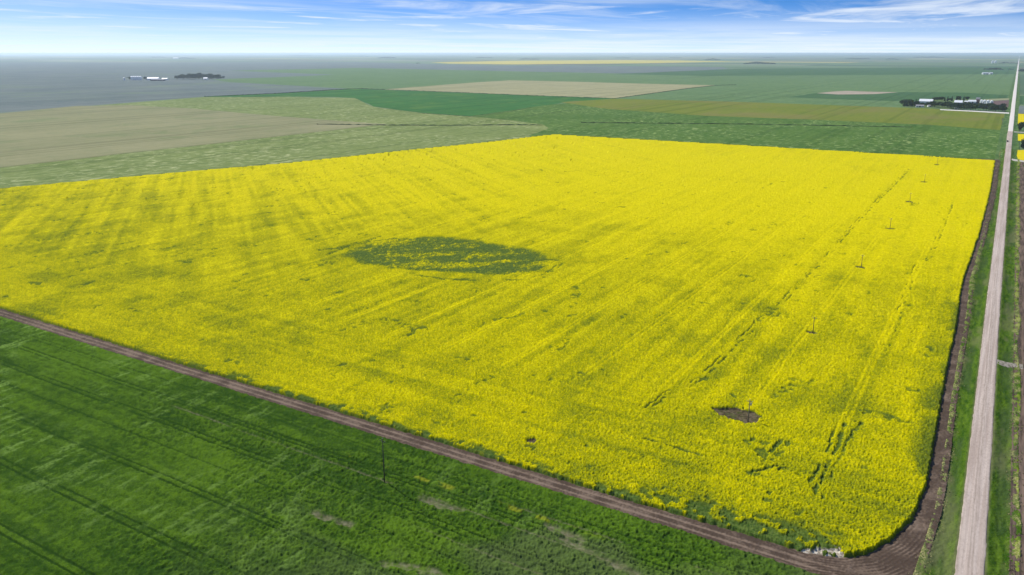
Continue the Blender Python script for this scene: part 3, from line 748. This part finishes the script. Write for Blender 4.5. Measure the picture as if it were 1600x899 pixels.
def deciduous(seed, h, wdt, n=620):
    r = random.Random(seed); lobes = []
    for i in range(9):
        a = r.uniform(0, 6.28); q = r.uniform(.1, .55)*wdt
        lobes.append((math.cos(a)*q, math.sin(a)*q, h*r.uniform(.38, .82), wdt*r.uniform(.26, .45), h*r.uniform(.13, .22)))
    lobes.append((0, 0, h*.6, wdt*.5, h*.32))
    e = empty('tree', (0, 0, 0))
    m = MB().tube((0, 0, -.3), (.1, 0, h*.4), .26, .17).tube((.1, 0, h*.4), (0, .2, h*.75), .17, .07)
    for i in range(3):
        a = r.uniform(0, 6.28); m.tube((.05, 0, h*r.uniform(.25, .4)), (math.cos(a)*wdt*.4, math.sin(a)*wdt*.4, h*.62), .11, .04, 5)
    m.build('trunk', M_BARK, e)
    V, Fq = leaves(lobes, n, .72, seed); link('crown', np_mesh('crown', V, Fq, None, M_LEAF), e)
    return e
def spruce(seed, h, wdt, n=560):
    lobes = [(0, 0, h*(.12+.84*t), wdt*.5*(1-t)*(.9+.2*((i*7) % 3-1))+.25, h*.07) for i, t in enumerate(np.linspace(0, 1, 9))]
    e = empty('spruce_tree', (0, 0, 0))
    MB().tube((0, 0, -.3), (0, 0, h*.92), .22, .04).build('trunk', M_BARK, e)
    V, Fq = leaves(lobes, n, .5, seed); link('crown', np_mesh('crown', V, Fq, None, M_SPR), e)
    return e
protos = [deciduous(1, 9.5, 8), deciduous(2, 8, 8.5), deciduous(3, 11, 9), spruce(4, 11, 5), spruce(5, 9, 4.6)]
used = [False]*5
def plant(kind, x, y, z, s, label, group, rz=None):
    p = protos[kind]
    o = copy_tree(p) if used[kind] else p
    used[kind] = True
    o.location = (x, y, z); o.rotation_euler = (0, 0, random.uniform(0, 6.28)); o.scale = (s, s, s*random.uniform(.9, 1.12))
    tag(o, label, 'tree', group); return o

FZ = 0.42
# shelterbelt in front of the right farmyard, tall trees round it
def belt(u0, v0, u1, v1, n, kinds, smin, smax, label, group, depth=6.0):
    a, b = at(u0, v0, FZ), at(u1, v1, FZ)
    for i in range(n):
        t = (i+random.uniform(.1, .9))/n
        plant(random.choice(kinds), a[0]+(b[0]-a[0])*t+random.uniform(-2, 2), a[1]+(b[1]-a[1])*t+random.uniform(0, depth), FZ-.1, random.uniform(smin, smax), label, group)
belt(1482, 171.0, 1571, 175.6, 30, (0, 1, 2, 2), 1.05, 1.35, 'dark leafy tree in the shelterbelt along the farm drive', 'trees along the farm drive', 16)
belt(1500, 167.5, 1568, 171.5, 16, (2, 0, 3), .9, 1.15, 'dark tree behind the front row of the drive shelterbelt', 'second row of the drive shelterbelt', 14)
belt(1456, 167.5, 1490, 170.0, 13, (0, 1), 1.0, 1.4, 'bushy tree between the white shed and the farm drive', 'trees beside the white shed', 26)
belt(1406, 166.5, 1436, 167.0, 12, (3, 2, 4, 2), 1.0, 1.5, 'dark tall tree at the open end of the farmyard by the white shed', 'tall trees by the white shed', 24)
belt(1434, 166, 1458, 166.4, 7, (0, 1), .7, .95, 'low round tree in front of the white shed', 'low trees before the white shed', 8)
belt(1458, 159.0, 1512, 157.4, 12, (1, 0, 3), .9, 1.2, 'tree along the back of the farmyard', 'trees at the back of the farmyard', 20)
# clumps right of the road
for (u, v, n) in ((1597.5, 206, 7), (1598, 233, 7)):
    lb = 'dark tree in the clump between yellow patches nearer the farm' if v < 220 else 'dark tree in the clump nearer the big canola field'
    x0, y0 = at(u, v, FZ)
    for i in range(n):
        plant((3, 2, 4, 3, 0, 3, 4)[i], x0-3+random.uniform(-1.5, 8)+i*1.3, y0+random.uniform(0, 26), FZ-.1, random.uniform(.95, 1.25), lb, 'clump nearer the farm' if v < 220 else 'clump nearer the canola')

# right-hand yellow patches and lots
M_CAN2 = crop_mat('roadside_canola', (.50, .40, .004), (.68, .56, .01), scale=.15)
def lot(name, label, poly, mat, z):
    P = pts(poly, z); m = MB()
    nP = len(P)
    m.poly([(x, y, z) for x, y in P]+[(x, y, .02) for x, y in P], [tuple(range(nP))]+[(i, nP+i, nP+(i+1) % nP, (i+1) % nP) for i in range(nP)])
    return tag(m.build(name, mat), label, 'field', kind='structure')
lot('canola_patch', 'yellow canola patch farthest along the road', [(1591,178),(1650,179.5),(1650,196),(1590.4,194)], M_CAN2, .9)
lot('canola_patch', 'yellow canola patch between the two tree clumps', [(1590.6,209.5),(1650,212),(1650,223),(1590.6,220)], M_CAN2, .9)
lot('canola_patch', 'yellow canola patch nearest the big canola field', [(1590.2,235),(1600,234.5),(1650,237),(1650,255),(1600,250.6),(1591,248.5),(1588.8,243)], M_CAN2, .9)
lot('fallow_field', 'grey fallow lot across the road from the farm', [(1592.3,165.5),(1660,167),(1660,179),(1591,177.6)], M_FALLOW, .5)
lot('crop_field', 'green lot across the road behind the fallow lot', [(1592.3,150),(1670,151),(1670,165),(1591.8,163)], M_TEALD, .45)
M_LANE = plain('pale_lane_gravel', (.42, .39, .33), 1, .1, var=.2, scale=.3)
lot('access_lane', 'pale lane leading right between the yellow patches', [(1581,205.6),(1650,209),(1650,210.2),(1581,206.6)], M_LANE, .62)
lot('access_lane', 'pale lane leading right at the canola corner', [(1578,247.5),(1590,249.7),(1660,259),(1660,261),(1588,252),(1577,249.2)], M_LANE, .72)
lot('farm_drive', 'white gravel drive in front of the farm trees', [(1469,170.9),(1520,173.2),(1577,176.2),(1576.6,177.8),(1520,174.6),(1469,172.1)], plain('white_gravel', (.66, .63, .56), 1, .1, scale=.2), .60)
lot('yard_soil', 'brown bare yard beside the grain bins', [(1548,158.2),(1576.6,156.6),(1575.4,168),(1552,166)], plain('brown_yard_soil', (.13, .085, .080), 1, .05, scale=.1, var=.25), .58)
lot('grass_strip', 'pale mown strip behind the brown yard', [(1535,155.3),(1577,153.6),(1576.8,156.4),(1548,157.9)], plain('pale_mown_grass', (.24, .25, .13), 1, .05, scale=.1), .56)
lot('yard_grass', 'grassy yard of the farm', [(1410,168.4),(1440,155),(1530,154.5),(1550,158),(1552,168),(1480,171)], plain('yard_grass', (.10, .15, .05), 1, .05, scale=.1, var=.3), .44)

# ------------------------------------------------------------------ farm buildings
M_WSTEEL = plain('white_roof_steel', (.80, .80, .80), .5, .4, scale=.2, var=.05)
M_WWALL = plain('white_wall_steel', (.70, .71, .73), .6, .3, scale=.2, var=.06)
M_BWALL = plain('blue_wall_steel', (.10, .14, .30), .6, .3, scale=.2)
M_RED = plain('faded_red_boards', (.28, .10, .085), .85, .15, scale=.4, var=.2)
M_GREYR = plain('grey_shingles', (.30, .29, .30), .9, .1, scale=.4)
M_DARK = plain('dark_door', (.06, .065, .075), .6, .3)
M_GLASS = plain('window_glass', (.05, .06, .08), .1, .6)
M_GALV = plain('bin_steel', (.78, .79, .80), .5, .4, .1, var=.05, scale=.3)
def shed(label, u, v, L, W, hw, hr, rz, wall, roof, name='shed', cat='shed', doors=1, wins=0, z=FZ):
    x, y = at(u, v, z); e = empty(name, (x, y, z), rz)
    a, b = L/2, W/2
    MB().poly([(-a,-b,-.1),(a,-b,-.1),(a,b,-.1),(-a,b,-.1),(-a,-b,hw),(a,-b,hw),(a,b,hw),(-a,b,hw),(-a,0,hw+hr),(a,0,hw+hr)],
        [(0,1,5,4),(1,2,6,9,5),(2,3,7,6),(3,0,4,8,7)]).build('wall', wall, e)
    o_, t = .45, .16; k_ = hr/b
    def slab(s):
        y1, z1 = s*(b+o_), hw-k_*o_
        P = [(-a-o_,0,hw+hr+.02),(a+o_,0,hw+hr+.02),(a+o_,y1,z1+.02),(-a-o_,y1,z1+.02)]
        return P+[(p,q_,r_+t) for p, q_, r_ in P]
    m = MB(); fs = [(0,1,2,3),(7,6,5,4),(0,4,5,1),(1,5,6,2),(2,6,7,3),(3,7,4,0)]
    m.poly(slab(-1), fs); m.poly(slab(1), fs); m.build('roof', roof, e)
    for i in range(doors):
        dx = (i-(doors-1)/2)*L/max(doors, 1)*.8; w_ = min(5.0, L*.22); hh = min(hw*.85, 4.5)
        MB().box(dx-w_/2, dx+w_/2, -b-.09, -b-.01, 0, hh).build('door', M_DARK, e)
    for i in range(wins):
        dx = (i-(wins-1)/2)*L/max(wins, 1)+L*.04
        w_ = MB().box(dx-.8, dx+.8, -b-.1, -b-.02, 1.1, 2.3).build('window', M_GLASS, e)
    return tag(e, label, cat)
def grain_bin(label, u, v, r, h, z=FZ, group=None, hop=0):
    x, y = at(u, v, z); e = empty('grain_bin', (x, y, z))
    prof = [(r, -.1)]
    for i in range(int(h*1.2)): zz_ = h*i/int(h*1.2); prof += [(r, zz_+.02), (r*1.012, zz_+h/int(h*1.2)*.5)]
    prof.append((r, h))
    MB().lathe(prof, 20).build('wall', M_GALV, e, True)
    ro = MB().lathe([(r*1.04, h-.05), (r*.55, h+r*.30), (r*.16, h+r*.56)], 20).build('roof', M_WSTEEL, e)
    MB().lathe([(r*.17, h+r*.55), (r*.17, h+r*.62), (.05, h+r*.68)], 10).build('cap', M_GALV, ro)
    MB().box(-.45, .45, -r-.09, -r*.98, .3, 2.0).build('door', M_DARK, e)
    return tag(e, label, 'grain bin', group)
A = R(-2)
shed('long white machine shed with a bright steel roof behind the tall trees', 1446.5, 163.8, 25.5, 18, 7.5, 4.2, A, M_WWALL, M_WSTEEL, doors=2)
shed('low pale roofed house in front of the white shed', 1437, 167.6, 15, 9, 2.8, 2.0, R(8), M_WWALL, M_GREYR, 'house', 'house', 1, 3)
shed('small grey roofed garage beside the low house', 1453, 167.2, 9, 7, 2.5, 1.6, R(25), M_WWALL, M_GREYR, 'garage', 'garage', 1)
shed('blue walled workshop with a white roof behind the drive trees', 1497, 164.5, 15, 14, 6.0, 4.0, A, M_BWALL, M_WSTEEL, 'workshop', 'workshop', 1, 2)
shed('small white hut beside the blue workshop', 1504, 163.2, 5, 5, 3, 1.5, A, M_WWALL, M_WSTEEL, 'hut', 'hut', 1)
shed('small white roofed granary behind the drive trees', 1509.5, 161.8, 6.5, 6, 3.6, 2.0, A, M_WWALL, M_WSTEEL, 'granary', 'granary', 1)
shed('wide white barn left of the red granary', 1518.5, 162.0, 14, 12, 4.6, 3.0, R(12), M_WWALL, M_WSTEEL, 'barn', 'barn', 1)
shed('tall narrow faded red granary beside the grain bins', 1527.3, 162.0, 7, 6, 9.5, 3.6, A, M_RED, M_GREYR, 'granary', 'granary', 1)
shed('white trailer parked beneath the blue workshop by the drive', 1495, 170.3, 10, 3, 2.8, .4, A, M_WWALL, M_WSTEEL, 'trailer', 'trailer', 0, 3)
bl = ['grain bin next to the red granary', 'second steel grain bin counting from the red granary', 'third steel grain bin counting from the red granary', 'steel grain bin at the brown yard end of the row']
for i, (u, v) in enumerate(((1533, 163.2), (1537.7, 163.6), (1543, 164.0), (1548.6, 164.6))):
    grain_bin(bl[i], u, v, 3.0+.2*(i > 1), 8.4, group='grain bins at the right farm')
# left farmyard
FL = .12
bl = 'white steel grain bin in the row at the left farmyard'
for i in range(5): grain_bin(bl, 206.5+i*3.4, 125.4, 5.2, 13.5, FL, 'grain bins at the left farm')
grain_bin('lone small grain bin apart from the left farmyard row', 194.5, 125.6, 4.0, 9, FL)
shed('long white shed in the middle of the left farmyard', 240, 125.6, 44, 22, 7, 5, YAW+R(6), M_WWALL, M_WSTEEL, doors=2, z=FL)
shed('low dark shed in front of the long white shed', 247, 126.6, 52, 14, 4, 2.5, YAW+R(4), M_DARK, M_GREYR, z=FL)
shed('white lean shed between the long shed and the trees', 258, 125.4, 22, 14, 5, 3, YAW, M_WWALL, M_WSTEEL, z=FL)
shed('white house at the tree end of the left farmyard', 321.5, 124.6, 16, 12, 5, 3.5, YAW, M_WWALL, M_WSTEEL, 'house', 'house', 1, 2, z=FL)
def fbelt(u0, v0, u1, v1, n, smin, smax, label, group, depth):
    a, b = at(u0, v0, FL), at(u1, v1, FL)
    for i in range(n):
        t = (i+random.uniform(.1, .9))/n; e_ = .55+.45*math.sin(math.pi*min(1, max(0, t)))
        plant(random.choice((0, 1, 2, 2)), a[0]+(b[0]-a[0])*t+random.uniform(-6, 6), a[1]+(b[1]-a[1])*t+random.uniform(0, depth), FL-.1, random.uniform(smin, smax)*e_, label, group)
fbelt(266, 124.6, 328, 124.2, 52, 1.8, 2.4, 'dark tree in the grove of the left farmyard', 'grove of the left farmyard', 90)
fbelt(199, 125, 204, 125, 4, 1.2, 1.5, 'small dark tree beside the lone grain bin', 'trees by the lone bin', 20)
fbelt(222, 124.6, 229, 124.6, 5, 1.2, 1.5, 'dark tree between the bins and the long white shed', 'trees between bins and shed', 20)

# far groves
k = NT('far_foliage'); M_FAR = k.bsdf(k.mix(k.rng(k.noise(.05, 3.0), .3, .7), (.020, .040, .020), (.045, .075, .035)), 1, .05)
def grove(u0, u1, v, hpx, label, seed):
    (x0, y0), (x1, y1) = at(u0, v), at(u1, v); L = math.hypot(x1-x0, y1-y0); px_ = L/(u1-u0); H = hpx*px_
    r = np.random.default_rng(seed); n = int(240+L*.9); t = r.random(n); s = H*.22
    prof = H*(.45+.55*vn(t*7, t*0, seed))*np.sqrt(np.clip(4*t*(1-t), .12, 1))
    zz_ = prof*r.random(n)**.7
    dp = (r.random(n)-.3)*H*2.5; ux, uy = (x1-x0)/L, (y1-y0)/L
    C = np.stack([x0+ux*L*t-uy*dp, y0+uy*L*t+ux*dp, zz_], 1)
    N = r.normal(size=(n, 3)); N /= np.linalg.norm(N, axis=1)[:, None]; U = np.cross(N, [.2, .3, .9]); U /= np.linalg.norm(U, axis=1)[:, None]; Wv = np.cross(N, U)
    ss = s*(.6+.8*r.random(n))[:, None]
    V = np.stack([C-U*ss, C-Wv*ss*.7, C+U*ss, C+Wv*ss*.7], 1).reshape(-1, 3); V[:, 2] = np.maximum(V[:, 2], .02)
    tag(link('tree_grove', np_mesh('tree_grove', V, np.arange(4*n).reshape(-1, 4), None, M_FAR)), label, 'trees', kind='stuff', group='far groves')
GL = 'small dark grove on the plain near the horizon'
for i, (a, b, v, hp) in enumerate(((590,619,91.2,2.2),(743,770,91.0,1.8),(811,843,93.2,2.0),(960,985,91,1.3),(1046,1066,90.8,1.3),(1102,1126,94.0,2.4),(1193,1212,90.5,1.4),(1322,1360,92.6,2.0),(1384,1404,93.2,1.8),(1428,1476,90.3,1.8),
        (270,306,92.0,2.0),(236,258,90.0,1.6),(450,488,87.6,1.2),(560,575,88.5,1.2),(650,656,99.2,1.4),(1560,1591,99.4,2.2))):
    grove(a, b, v, hp, GL, 900+i)
grove(1163, 1212, 100.2, 3.6, 'large dark grove alone on the green plain', 950)
grove(1543, 1566, 109.2, 4.0, 'dark grove beside the road beyond the right farm', 951)
grove(1577, 1584, 108.8, 1.8, 'low dark bushes between the grove and the road', 952)
grove(1595, 1606, 112, 4.5, 'dark trees across the road from the far grove', 953)
grove(1538, 1541, 109.0, 2.0, 'single bush at the open end of the roadside grove', 954)
for i, u in enumerate((1550.6, 1555)): grain_bin('white grain bin at the far farm by the horizon', u, 99.2, 11, 22, .05, 'bins at the far farm')
for i, (u, t_) in enumerate(((1537, 'end shed of the small white far yard, away from the road'), (1541.5, 'middle shed of the small white far yard'), (1548, 'end shed of the small white far yard, toward the road'))): shed(t_, u, 116.4, 15, 12, 6, 4, YAW, M_WWALL, M_WSTEEL, z=.2)
shed('white shed at the far grove by the horizon', 274.5, 92.2, 90, 40, 14, 8, YAW, M_WWALL, M_WSTEEL, z=.05)

# dark hedgerow line across the streaked green field and grassy field boundaries
def hedge(label, poly, w, h, mat, name='hedgerow'):
    P = pts(poly, .4); V, Fs = [], []
    seg = []
    for i in range(len(P)-1):
        L = np.hypot(*(P[i+1]-P[i])); n = max(2, int(L/5))
        for j in range(n): seg.append(P[i]+(P[i+1]-P[i])*j/n)
    seg.append(P[-1]); seg = np.array(seg)
    dirs = np.gradient(seg, axis=0); dirs /= np.linalg.norm(dirs, axis=1)[:, None]; nn = np.stack([-dirs[:, 1], dirs[:, 0]], 1)
    for i, (p, q_) in enumerate(zip(seg, nn)):
        hh = h*random.uniform(.45, 1.1); ww = w*random.uniform(.5, 1.2)
        for o_, z in ((-1, .1), (-.7, hh*.8), (0, hh), (.7, hh*.8), (1, .1)):
            V.append((p[0]+q_[0]*ww*o_+random.uniform(-.5, .5), p[1]+q_[1]*ww*o_+random.uniform(-.5, .5), z))
    for i in range(len(seg)-1):
        for j in range(4): Fs.append((i*5+j, i*5+j+1, i*5+j+6, i*5+j+5))
    return tag(MB().poly(V, Fs).build(name, mat), label, 'hedge', kind='stuff')
M_HEDGE = plain('dark_weeds', (.035, .06, .022), 1, .05, var=.4, scale=.2)
hedge('dark weed line crossing the streaked green field', [(908,192),(1000,192.8),(1180,194.6),(1330,197.2),(1425,199)], 1.6, 1.6, M_HEDGE, 'weed_line')
hedge('dark weed line through the pale green field', [(495,194.5),(560,195.2),(600,196),(700,196.2),(800,195.6),(848,195.8)], 1.8, 1.7, M_HEDGE, 'weed_line')
hedge('dark grassy bank at the tip of the emerald field', [(320,151.2),(430,146.7),(512,141.2),(560,138.8),(600,140.2)], 2.5, 2.2, M_HEDGE, 'weed_line')
hedge('dark grassy edge below the tan field', [(600,140.2),(700,144),(825,149.3),(960,154.2)], 1.6, 1.6, M_HEDGE, 'weed_line')
hedge('dark grassy edge on the slanting side of the tan field', [(960,154.2),(1081,137.6),(1119,133.6),(1150,132.8)], 1.6, 1.6, M_HEDGE, 'weed_line')
hedge('weedy bank along the far canola edge', [(850,212.4),(1000,219.8),(1200,230.6),(1400,242.6),(1554,251)], 1.5, 1.1, M_HEDGE, 'weed_line')
hedge('weedy bank along the slanting canola edge', [(-60,302),(0,296.6),(270,271.6),(450,256.6),(640,235.6),(760,223.6),(840,213.6)], 1.4, 1.1, M_HEDGE, 'weed_line')
hedge('dark weeds at the corner of the emerald field', [(660,177.4),(735,182.2),(800,173.4),(830,168.4)], 1.2, 1.0, M_HEDGE, 'weed_line')

# ------------------------------------------------------------------ vehicle on the road
x, y = at(1574.2, 222, 1.0)
e = empty('pickup_truck', (x, y, 1.05))
M_BLK = plain('black_paint', (.015, .016, .02), .3, .5); M_TYRE = plain('tyre_rubber', (.02, .02, .02), .9, .1); M_LAMP = plain('lamp_lens', (.35, .05, .04), .3, .5)
m = MB().box(-.98, .98, -2.8, 2.8, .45, 1.05).box(-.95, .95, 1.0, 2.7, 1.05, 1.2).box(-.98, -.86, -2.8, -.6, 1.05, 1.4).box(.86, .98, -2.8, -.6, 1.05, 1.4).box(-.86, .86, -2.8, -2.68, 1.05, 1.38)
m.build('body', M_BLK, e)
MB().poly([(-.93,-.7,1.052),(.93,-.7,1.052),(.93,1.5,1.052),(-.93,1.5,1.052),(-.75,-.5,1.9),(.75,-.5,1.9),(.75,.75,1.9),(-.75,.75,1.9)], [(0,1,5,4),(1,2,6,5),(2,3,7,6),(3,0,4,7),(4,5,6,7)]).build('cab', M_BLK, e)
MB().poly([(-.7,-.66,1.2),(.7,-.66,1.2),(.6,-.56,1.78),(-.6,-.56,1.78)], [(0,1,2,3)]).build('rear_window', M_GLASS, e)
for sx in (-1, 1):
    for yy in (-1.8, 1.8):
        MB().tube((sx*.72, yy, .4), (sx*1.0, yy, .4), .4, .4, 14).build('wheel', M_TYRE, e)
    MB().box(sx*.9-.07, sx*.9+.07, -2.84, -2.8, .8, 1.04).build('tail_light', M_LAMP, e)
tag(e, 'black pickup truck driving on the gravel road', 'truck')

# ------------------------------------------------------------------ air
hz_ = MB().box(-S-500, S+500, -3500, S+500, -1.0, 109.0).build('haze', M_PLAIN)
hz_.data.materials.clear()
hm = bpy.data.materials.new('prairie_haze'); hm.use_nodes = True; ht = hm.node_tree; ht.nodes.clear()
pv = ht.nodes.new('ShaderNodeVolumePrincipled'); pv.inputs['Color'].default_value = (.70, .85, 1.0, 1)
pv.inputs['Density'].default_value = 4.4e-5; pv.inputs['Anisotropy'].default_value = 0.4
ho = ht.nodes.new('ShaderNodeOutputMaterial'); ht.links.new(pv.outputs[0], ho.inputs['Volume'])
hz_.data.materials.append(hm)
tag(hz_, 'pale blue summer haze lying over the plain', 'haze', kind='stuff')
